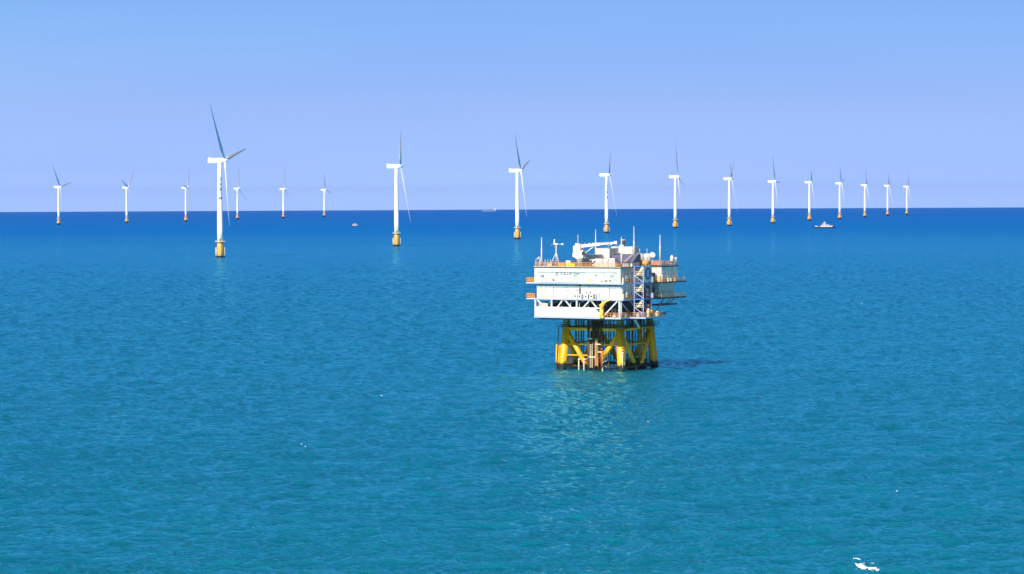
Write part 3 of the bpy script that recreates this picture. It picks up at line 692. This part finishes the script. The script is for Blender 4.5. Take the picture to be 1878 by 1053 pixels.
# dark plant stacked in the bay between stair tower and wing, and gear on the side ledges
for z in (D1, D2):
    for (x, y, w, d, h, m) in ((6.3, .5, 2.2, 1.8, 3.4, 'dark'), (6.2, 2.9, 1.8, 2.6, 2.7, 'dark'), (8.0, 2.2, .9, .9, 1.6, 'lgrey'), (6.4, 5.9, 1.4, .9, 2.2, 'grey'), (5.95, -10.4, .5, .9, 1.5, 'cream'), (5.95, -8.2, .4, 1.2, 2.2, 'grey'), (5.95, -6.3, .5, .6, 1.2, 'orange')):
        sp(MB().box(x, x+w, y, y+d, z+.012, z+h), 'plant_unit', m)
deck(D1+.008, XR+.92, WX, .1, WY0-1.65, 'bay_deck', .3, 'dark'); deck(D2+.008, XR+.92, WX, .1, WY0-.95, 'bay_deck', .3, 'dark')
for y in (-9.6, -7.4): sp(MB().tube((XR+.45, y, D2+.01), (XR+.45, y, D2+3.6), .1, n=8).tube((XR+.45, y, D2+3.6), (XR+.45, y+1.6, D2+3.8), .1, n=8), 'pipe_run', 'dark')
for x, z, w, h in ((-20.2, D2+.1, 1.0, 2.0), (-9.4, D2+.1, 1.0, 2.0), (2.6, D2+.1, 1.0, 2.0)):
    sp(MB().box(x, x+w, YF-.09, YF-.004, z, z+h).box(x-.1, x+w+.1, YF-.3, YF-.004, z+h+.02, z+h+.14), 'wall_door', 'grey', up)
sp(MB().tube((XL+1, YF-.3, D2+3.1), (XR-1, YF-.3, D2+3.1), .07, n=8), 'pipe_run', 'grey', up)
# blue stair tower with flights
TX0, TX1, TY0, TY1 = XR+.95, XR+4.05, -4.9, -.1
st = sp(MB().box(TX0, TX0+.2, TY0, TY0+.2, D0, RF+.4).box(TX1-.2, TX1, TY0, TY0+.2, D0, RF+.4).box(TX1-.2, TX1, TY1-.2, TY1, D0, RF+.4).box(TX0, TX0+.2, TY1-.2, TY1, D0, RF+.4), 'stair_tower', 'edge')
for z in (D0+1.0, D1, D2, RF+.2):
    sp(MB().box(TX0-.02, TX1+.02, TY0-.03, TY0+.18, z-.22, z+.05).box(TX1-.18, TX1+.03, TY0+.2, TY1, z-.22, z+.05), 'landing_beam', 'blue', st)
for (z0, z1) in ((D0+.6, D1-.3), (D1, D2-.3), (D2, RF-.2)):
    zm = (z0+z1)/2
    b = MB(); b.beam((TX0+.1, TY0+.1, zm), (TX1-.1, TY0+.1, z0+.2), .17); sp(b, 'stair_brace', 'edge', st)
    sp(MB().beam((TX1-.1, TY0+.3, z1), (TX1-.1, TY1-.2, z0), .16), 'stair_brace', 'blue', st)
    sp(MB().box(TX0+.2, TX1-.2, TY0+.3, TY0+1.3, zm, zm+.12).beam((TX0+.6, TY0+1.2, zm), (TX0+.6, TY1-.5, z1), .8, .15), 'stair_flight', 'cream', st)
    b = MB()
    for h in (.55, 1.1): b.beam((TX0+.1, TY0+.16, zm+h), (TX1-.1, TY0+.16, zm+h), .08)
    for k in range(5): b.beam((TX0+.15+k*.66, TY0+.16, zm), (TX0+.15+k*.66, TY0+.16, zm+1.1), .07)
    sp(b, 'railing', 'cream', st)
# emblem banner hung on the outside of the stair tower
bn = thing_at('emblem_banner', TX1+.06, (TY0+TY1)/2, D2+.2, 'white banner with a dark blue round emblem hung on the blue stair tower', 'banner')
MB().box(0, .05, -2.35, 2.35, 0, 4.7).build('banner_panel', M['lgrey'], bn)
b = MB(); cz = 2.45
def ring(bb, x0, x1, r0, r1, n=40):
    vs = []; fs = []
    for i in range(n):
        a = 2*math.pi*i/n; c_, s_ = math.cos(a), math.sin(a)
        vs += [(x0, r0*c_, cz+r0*s_), (x0, r1*c_, cz+r1*s_), (x1, r0*c_, cz+r0*s_), (x1, r1*c_, cz+r1*s_)]
    for i in range(n):
        j = (i+1) % n; A = [i*4+k for k in range(4)]; B = [j*4+k for k in range(4)]
        fs += [(A[2], A[3], B[3], B[2]), (A[0], B[0], B[1], A[1]), (A[1], B[1], B[3], A[3]), (A[0], A[2], B[2], B[0])]
    bb.add(vs, fs)
ring(b, .052, .08, 1.28, 1.78)
vs = []
for i in range(32):
    a = 2*math.pi*i/32; vs.append((1.1*math.cos(a), cz+1.1*math.sin(a)))
ring(b, .052, .08, .02, 1.12, 32)
b.build('emblem', M['logo'], bn)
MB().box(.082, .1, -.45, -.17, cz-.75, cz+.85).box(.082, .1, .17, .45, cz-.75, cz+.85).box(.082, .1, -.45, .45, cz-.85, cz-.6).build('emblem_mark', M['lgrey'], bn)

# roof edge railings
railing([(XL+.1, YF+.1, RF), (XR-.1, YF+.1, RF)], 'orange', 1.25, 1.4, .1, nr=3)
railing([(XR-.1, YF+.1, RF), (XR-.1, WY0, RF), (WX, WY0, RF), (WX, WY1, RF), (XR-.1, WY1, RF)], 'orange', 1.25, 1.2, .1, nr=3)
railing([(XL+.1, YF+.1, RF), (XL+.1, YB-.2, RF), (XR-.1, YB-.2, RF)], 'orange', 1.25, 1.5, .1, nr=3)
b = MB()
for x in (XL+.4, XL+1.6, XL+3.4, XL+4.3, XL+5.2): b.beam((x, YF+.2, RF), (x, YF+.2, RF+2.1), .12)
sp(b, 'flood_light_post', 'white')

# ---- things standing on the roof
def mast(px, v, top, label, base=RF):
    x = lx(px, RV(v)); v_ = RV(v); d = P0.y - sT*x + cT*v_
    zt = H - (top - 365.0)*d/FPX
    t = thing_at('lightning_mast', x, RV(v), base, label, 'mast', 'white masts on the substation roof'); h = zt - base
    MB().loft([(Vector((0,0,0)), .24), (Vector((0,0,h*.62)), .2), (Vector((0,0,h*.64)), .13), (Vector((0,0,h)), .07)], 12).build('pole', M['white'], t)
    MB().box(-.4, .4, -.4, .4, 0, .15).build('base_plate', M['grey'], t)
    return t
mast(993.6, -2, 434, 'leftmost white roof mast, at the left corner of the substation')
mast(1092.8, 15, 420, 'tall white roof mast behind the crane boom')
mast(1140, -2, 434, 'white roof mast at the front corner beside the dark sloping roof')
mast(1163, 9.0, 415, 'tallest white roof mast, between the exhaust stack and the two vented tanks')
mast(1210.8, 16.0, 430, 'rightmost white roof mast, on the right wing of the substation')

def cabinet(px, v, w, d, h, label, m='white', louvres=0, z=RF, group=None, name='roof_cabinet', side=None):
    x = lx(px, RV(v)); t = thing_at(name, x, RV(v), z, label, 'cabinet' if name == 'roof_cabinet' else name.replace('_', ' '), group)
    MB().box(-w/2, w/2, -d/2, d/2, .15, h).box(-w/2-.06, w/2+.06, -d/2-.06, d/2+.06, h+.001, h+.09).build('housing', M[m], t)
    MB().box(-w/2, w/2, -d/2, -d/2+.15, 0, .148).box(-w/2, w/2, d/2-.15, d/2, 0, .148).build('skid', M['dark'], t)
    for k in range(louvres):
        xx = -w/2 + w*(k+.5)/louvres
        for zz in (.3, .62):
            MB().box(xx-w/louvres*.34, xx+w/louvres*.34, -d/2-.04, -d/2-.003, h*zz, h*zz+h*.22).build('louvre', M['grey'], t)
    return t
cabinet(1088, 5.0, 4.6, 3.0, 3.3, 'plain white container right of the crane pedestal', 'white', 0, name='container')
cabinet(1102, -.6, 2.3, 2.0, 2.3, 'white louvred cabinet in front of the plain container, leftmost of the louvred row', 'white', 2, group='louvred roof cabinets')
cabinet(1113, -.4, 1.9, 2.0, 2.2, 'white louvred cabinet in the middle of the louvred row under the crane boom', 'white', 2, group='louvred roof cabinets')
cabinet(1124.5, -.2, 2.3, 2.0, 2.4, 'white louvred cabinet next to the dark sloping roof, rightmost of the louvred row', 'white', 2, group='louvred roof cabinets')
cabinet(1114, 8.5, 4.6, 5.0, 5.0, 'tall white container behind the louvred cabinets', 'white', 0, name='container')
cabinet(1147, 13.5, 7.0, 4.0, 5.4, 'long white container behind the dark sloping roof', 'white', 0, name='container')
cabinet(1044, -1.2, 1.5, 1.2, 1.7, 'small white cabinet on the roof edge left of the crane pedestal', 'white', 1)
# sloping dark hatch roof
t = thing_at('plant_house', lx(1146, RV(3.4)), RV(3.4), RF, 'low plant house with a dark violet grey sloping roof at the front roof corner', 'plant house')
MB().box(-3.6, 3.6, -2.2, 2.2, 0, 1.3).build('wall', M['lgrey'], t)
MB().prism([(-2.6, 1.28), (2.5, 1.28), (2.3, 3.5), (1.0, 3.6)], 'x', -3.9, 3.9).build('roof', M['tarp'], t, recalc=True)
MB().beam((1.2, -2.4, 1.5), (2.6, .9, 3.75), .18).beam((-2.6, -2.4, 1.4), (-2.2, -1.4, 2.2), .15).build('roof_ladder', M['white'], t)
# exhaust
t = thing_at('exhaust_stack', lx(1143, RV(12.5)), RV(12.5), RF+5.5, 'short dark exhaust stack with a white cap on the long container', 'exhaust stack')
MB().tube((0,0,0), (0,0,1.7), .55, n=16).build('stack_pipe', M['dark'], t)
MB().tube((0,0,1.7), (0,0,2.0), .75, n=16).box(-.9, .5, -.6, .6, 0, .5).build('cap', M['lgrey'], t)
# vented tanks
for px, v, lab in ((1173.5, 12.2, 'left of the two white vented tanks on the roof right of the tallest mast'), (1187, 13.4, 'right of the two white vented tanks, beside the small dish antenna')):
    t = thing_at('vented_tank', lx(px, RV(v)), RV(v), RF, lab, 'tank', 'pair of vented roof tanks')
    MB().loft([(Vector((0,0,.2)), 1.25), (Vector((0,0,3.0)), 1.25), (Vector((0,0,3.5)), .7)], 20).build('shell', M['white'], t)
    MB().box(-1.3, 1.3, -1.3, 1.3, 0, .2).build('base', M['grey'], t)
    MB().tube((0,0,3.5), (0,0,4.9), .07, n=8).build('vent_pipe', M['white'], t)
    MB().box(-.7, -.1, -1.32, -1.2, 1.2, 2.6).box(.15, .7, -1.3, -1.18, 1.2, 2.6).build('louvre', M['grey'], t)
# dish
t = thing_at('dish_antenna', lx(1196.5, RV(13.8)), RV(13.8), RF, 'small white dish antenna beside the right vented tank', 'antenna')
MB().tube((0,0,0), (0,0,2.6), .09, n=8).build('post', M['white'], t)
MB().loft([(Vector((0,-.1,3.0)), .15), (Vector((.25,-.35,3.1)), .75), (Vector((.3,-.42,3.12)), .82)], 20).build('dish', M['white'], t)
t = thing_at('dish_antenna', lx(991, RV(-1.6)), RV(-1.6), RF, 'small pale camera and dish post left of the left corner mast', 'antenna')
MB().tube((0,0,0), (0,0,2.5), .08, n=8).tube((0,0,1.6), (-.7,0,2.2), .06, n=6).build('post', M['white'], t)
MB().loft([(Vector((-.1,0,2.4)), .12), (Vector((-.4,-.3,2.55)), .4)], 14).box(-1.0, -.6, -.2, .2, 2.1, 2.4).build('dish', M['white'], t)
# life raft canisters / orange capsule
t = thing_at('life_raft_capsule', lx(1180, RV(6.5)), RV(6.5), RF, 'orange yellow life raft capsule at the roof edge above the banner', 'life raft')
MB().loft([(Vector((-1.6,0,1.0)), .3), (Vector((-1.3,0,1.0)), .75), (Vector((1.3,0,1.0)), .75), (Vector((1.6,0,1.0)), .3)], 16).build('capsule', M['orange'], t)
MB().box(-1.2, -1.0, -.6, .6, 0, .5).box(1.0, 1.2, -.6, .6, 0, .5).build('cradle', M['cream'], t)
t = thing_at('white_radome', lx(1232.5, RV(18.5)), RV(18.5), RF, 'white upright radome on the right wing roof edge', 'radome')
MB().loft([(Vector((0,0,.8)), .3), (Vector((0,0,1.2)), .5), (Vector((0,0,2.4)), .5), (Vector((0,0,2.9)), .2)], 16).build('dome', M['white'], t)
MB().tube((0,0,0), (0,0,.8), .12, n=8).build('post', M['white'], t)
t = thing_at('flood_light', lx(1240, RV(19.6)), RV(19.6), RF, 'small flood light on a post at the far right roof corner', 'flood light')
MB().tube((0,0,0), (0,0,2.0), .09, n=8).build('post', M['white'], t); MB().box(-.35, .35, -.3, .2, 1.6, 2.3).build('lamp_head', M['lgrey'], t)
# deck boxes near the left railing
for px, v, w, lab, m in ((1048, -1.7, 2.8, 'bright yellow green safety chest on the roof edge by the crane', 'green'), (1031, -1.4, 2.2, 'orange safety chest on the roof edge below the small wind turbine', 'orange'), (1009, -1.4, 1.5, 'cream safety chest on the roof edge near the left mast', 'cream')):
    t = thing_at('safety_chest', lx(px, RV(v)), RV(v), RF, lab, 'chest')
    MB().box(-w/2, w/2, -.4, .4, .08, .85).build('body', M[m], t); MB().box(-w/2-.04, w/2+.04, -.44, .44, .852, .95).build('lid', M[m], t)
# small wind turbine on a tripod mast
t = thing_at('small_wind_generator', lx(1020.3, RV(2.0)), RV(2.0), RF, 'small three bladed wind generator on a braced white tripod at the left of the roof', 'wind generator')
MB().tube((0,0,0), (0,0,6.2), .13, n=10).build('pole', M['white'], t)
for a in (200, 330, 80):
    x, y = 1.9*math.cos(math.radians(a)), 1.9*math.sin(math.radians(a)); MB().tube((x, y, 0), (0, 0, 3.9), .1, n=8).build('leg', M['white'], t)
MB().tube((-1.2, -.5, 1.5), (1.2, -.6, 1.5), .06, n=6).build('crossbar', M['white'], t)
MB().loft([(Vector((-.7,0,6.3)), .1), (Vector((-.4,0,6.3)), .3), (Vector((.3,0,6.3)), .25), (Vector((.9,0,6.3)), .08)], 12).tube((.8,0,6.3), (2.3,0,6.25), .06, n=6).box(1.7, 2.4, -.03, .03, 6.15, 6.55).build('nacelle', M['white'], t)
for a in (20, 140, 260):
    a = math.radians(a); MB().beam((-.7, 0, 6.3), (-.85, 1.5*math.sin(a), 6.3+1.5*math.cos(a)), .22, .07).build('blade', M['white'], t)

# pedestal crane
cx_, cv = lx(1065.0, RV(.6)), RV(.6)
t = thing_at('pedestal_crane', cx_, cv, RF, 'white pedestal crane with its box boom lowered over the substation roof', 'crane', rz=0)
t.scale = (1, 1, .88)
ped = MB().loft([(Vector((0,0,0)), 1.15), (Vector((0,0,2.3)), 1.15), (Vector((0,0,2.7)), 1.6), (Vector((0,0,3.0)), 1.6)], 24).build('pedestal', M['white'], t)
body = MB().box(-1.75, .6, -1.2, 1.2, 3.0, 6.7).build('machinery_house', M['white'], t)
MB().box(-2.2, -1.76, -.8, .8, 3.2, 4.4).box(-1.2, .3, -1.26, -1.2, 3.6, 3.9).build('ladder_cage', M['lgrey'], body)
MB().box(.62, 1.5, -1.15, .4, 2.9, 5.2).build('cab', M['white'], t)
MB().box(1.1, 1.52, -1.18, -.2, 3.7, 4.9).build('window', M['glass'], t)
MB().prism([(.3, 6.7), (.3, 7.3), (-1.2, 7.6), (-1.4, 6.7)], 'y', -.9, .9).build('winch_frame', M['lgrey'], t, recalc=True)
MB().beam((-.8, 0, 7.3), (-.8, 0, 10.3), .14).build('antenna', M['white'], t)
# boom: along +x and a little back, ends in a head sheave with hook
bx1 = lx(1129.5, RV(.6)+1) - cx_
boom = MB().beam((.4, 0, 6.6), (6.5, .3, 7.35), 1.0, .95).beam((6.5, .3, 7.35), (bx1, 1.0, 7.75), .75, .62).build('boom', M['white'], t)
MB().box(bx1-.5, bx1+.5, .7, 1.3, 7.3, 8.3).build('boom_head', M['white'], boom)
hk = MB()
for k in range(9): hk.box(1.5+k*1.3, 1.58+k*1.3, -.3, .6, 7.2+k*.09, 7.75+k*.07)
hk.build('boom_rib', M['lgrey'], boom)
MB().tube((bx1+.2, 1, 7.4), (bx1+.2, 1, 6.6), .05, n=6).box(bx1, bx1+.4, .85, 1.15, 6.1, 6.6).build('hook_block', M['lgrey'], t)
MB().tube((.6, 0, 3.6), (4.5, .2, 6.7), .24, n=10).build('luffing_cylinder', M['grey'], t)
b = thing_at('boom_rest', lx(1117.3, RV(2.2)), RV(2.2), RF, 'white boom rest post holding up the outer crane boom', 'boom rest')
b.scale = (1, 1, .88)
MB().beam((0,0,0), (0,0,6.9), .5).build('post', M['white'], b); MB().box(-.6, .6, -.8, .8, 6.9, 7.1).box(-.6, .6, -.8, -.6, 7.1, 7.6).box(-.6, .6, .6, .8, 7.1, 7.6).build('saddle', M['white'], b)

# yellow deck crane on the cellar deck
x = lx(1103.5, YF-.5)
t = thing_at('deck_crane', x, YF-.55, D0, 'small yellow knuckle boom crane on the lowest deck in front of the open bay', 'crane')
MB().tube((0,0,-.3), (0,0,3.0), .55, n=16).box(-.8, .8, -.5, .5, -.1, .4).build('pedestal', M['sign'], t)
MB().loft([(Vector((0,0,3.0)), .7), (Vector((0,0,3.6)), .7)], 16).build('slew_ring', M['sign'], t)
MB().beam((-.2,-.2,3.4), (1.3,-.4,4.3), .55).beam((1.3,-.4,4.3), (3.3,-.8,5.1), .36).build('boom', M['sign'], t)
MB().beam((.1,-.5,2.2), (1.2,-.5,3.8), .2).build('ram', M['orange'], t)
MB().box(-1.6,-.7,-.2,.2,2.0,2.35).build('control_box', M['dark'], t)

# ------------------------------------------------------------------ vessels
def hull(L, B, D, m, parent, name='hull', sheer=.5):
    n = 14; vs = []; fs = []
    for i in range(n+1):
        t = i/n; x = (t-.5)*L
        w = B/2*min(1, (1-(max(0, t-.62)/.38)**2.2))*(.86+.14*min(1, t*6)); w = max(w, .05)
        z = D + sheer*(2*t-1)**2*D*(1.0 if t > .5 else .35)
        rk = .0 if t < .9 else (t-.9)*L*.15
        vs += [(x, -w*.75, -1.2), (x+rk, -w, z), (x+rk, w, z), (x, w*.75, -1.2)]
    for i in range(n):
        a, b = i*4, i*4+4
        fs += [(a, b, b+1, a+1), (a+1, b+1, b+2, a+2), (a+2, b+2, b+3, a+3)]
    fs += [(0, 1, 2, 3), (n*4+3, n*4+2, n*4+1, n*4)]
    return MB().add(vs, fs).build(name, M[m], parent, recalc=True)
p = on_sea(1512, 418.8)
t = empty('work_vessel', p, math.radians(3), 'dark hulled service ship with white stepped superstructure and funnel, right of the substation', 'ship')
t.scale = (.87,)*3
hull(41, 9, 2.6, 'hull', t)
MB().box(-8, 15, -3.9, 3.9, 2.5, 5.0).build('deckhouse', M['white'], t)
MB().box(-5, 9, -3.4, 3.4, 5.0, 7.2).box(-3.5, 2.5, -3.0, 3.0, 7.2, 9.4).build('bridge', M['white'], t)
MB().box(-1.2, 1.0, -.8, .8, 9.4, 12.6).build('funnel', M['white'], t)
MB().beam((3, 0, 9), (3, 0, 11.5), .25).beam((16.5, 0, 4.8), (16.5, 0, 6.8), .2).build('mast', M['white'], t)
MB().box(-18, -15, -3, 3, 2.6, 5.4).box(-15, -11, -2.6, 2.6, 2.6, 3.9).build('stern_winch', M['lgrey'], t)
MB().box(-4.6, 8.6, -3.46, -3.402, 5.8, 6.5).box(-3.2, 2.2, -3.06, -3.002, 8.0, 8.8).build('window', M['glass'], t)
p = on_sea(651, 415.2)
t = empty('small_boat', p, math.radians(15), 'small white cabin boat in the open water left of the second tallest turbine', 'boat')
hull(13, 4.5, 1.2, 'hull', t)
MB().box(-4.6, 4.4, -1.9, 1.9, 1.1, 4.2).build('cabin', M['white'], t)
MB().box(-1.5, 1.0, -1.3, 1.3, 4.2, 5.2).beam((0, 0, 5.2), (0, 0, 7.4), .16).build('wheelhouse', M['white'], t)
MB().box(-4.0, 3.8, -1.95, -1.902, 2.7, 3.4).build('window', M['glass'], t)
p = on_sea(897, 388.0)
t = empty('cargo_ship', p, 0, 'faint pale cargo ship on the horizon with its bright bridge at the right', 'ship')
hull(78, 13, 6.5, 'hullpale', t, sheer=.1)
MB().box(26, 35, -5, 5, 6.5, 14).box(28, 33, -4, 4, 14, 17).build('bridge', M['white'], t)
MB().box(-30, 20, -5, 5, 6.5, 7.2).build('hatch_cover', M['hullpale'], t)

# ------------------------------------------------------------------ foam
def foam():
    spots = [(1577, 1040, 1.0, 2.0), (1586, 1042, 1.5, 1.9), (1597, 1045, 1.7, 1.8), (1605, 1047, .9, 1.0), (1573, 1027, 1.1, .5), (1581, 1035, .5, 1.4), (1599, 1034, .5, .3),
             (1188, 772, .55, .5), (699, 727, .6, .2), (783, 833, .35, .2), (560, 818, .3, .15), (553, 815, .3, .15), (1645, 901, .3, .15),
             (1580, 557, .6, .5), (1468, 500, .6, .6)]
    vs = []; fs = []; g = np.random.default_rng(4)
    for (px, py, L, Wd) in spots:
        c = on_sea(px, py); nx, ny = max(6, int(L/.10)), max(4, int(Wd*1.6/.16))
        seedp = g.random(6)*6.28; bend = g.uniform(-.5, .5)
        for i in range(nx):
            for j in range(ny):
                u = (i+.5)/nx*2-1; v = (j+.5)/ny*2-1
                w = 1 - abs(u)**1.6
                k = v - bend*(u*u-.4) - .25*math.sin(4*u+seedp[0])
                if abs(k) > w*(.55+.4*math.sin(9*u+seedp[1])*math.cos(3*v+seedp[2])) or g.random() < .12: continue
                hx, hy = L/nx*.6, Wd*1.6/ny*.6
                x = c.x + u*L/2; y = c.y + v*Wd*.8 - u*L*.35
                q = [(x-hx*1.5, y-hy), (x+hx*1.5, y-hy*.8), (x+hx*1.4, y+hy), (x-hx*1.3, y+hy*.9)]
                zz = eta([a[0] for a in q], [a[1] for a in q]) + np.array([drop(*a) for a in q]) + .05
                o = len(vs); hgt = g.random()*.10
                vs += [(a[0], a[1], float(z_)) for a, z_ in zip(q, zz)] + [(x, y, float(zz.mean())+.04+hgt)]
                fs += [(o, o+1, o+4), (o+1, o+2, o+4), (o+2, o+3, o+4), (o+3, o, o+4)]
    o = MB().add(vs, fs, True).build('sea_foam', M['foam'])
    tag(o, 'scattered small white foam crests on the waves', 'foam', kind='stuff')
foam()

# ------------------------------------------------------------------ sea haze
def haze():
    b = MB().box(-22000, 22000, -3000, 42000, -190, 240)
    m = bpy.data.materials.new('sea_haze'); m.use_nodes = True; t = m.node_tree; t.nodes.clear()
    o = N(t, 'ShaderNodeOutputMaterial'); v = N(t, 'ShaderNodeVolumePrincipled')
    v.inputs['Color'].default_value = (.45, .70, 1, 1); v.inputs['Density'].default_value = 1.2e-5; v.inputs['Anisotropy'].default_value = .2
    t.links.new(v.outputs[0], o.inputs['Volume'])
    me = b.build('haze', m); tag(me, 'thin pale sea haze over the water', 'haze', kind='stuff')
haze()
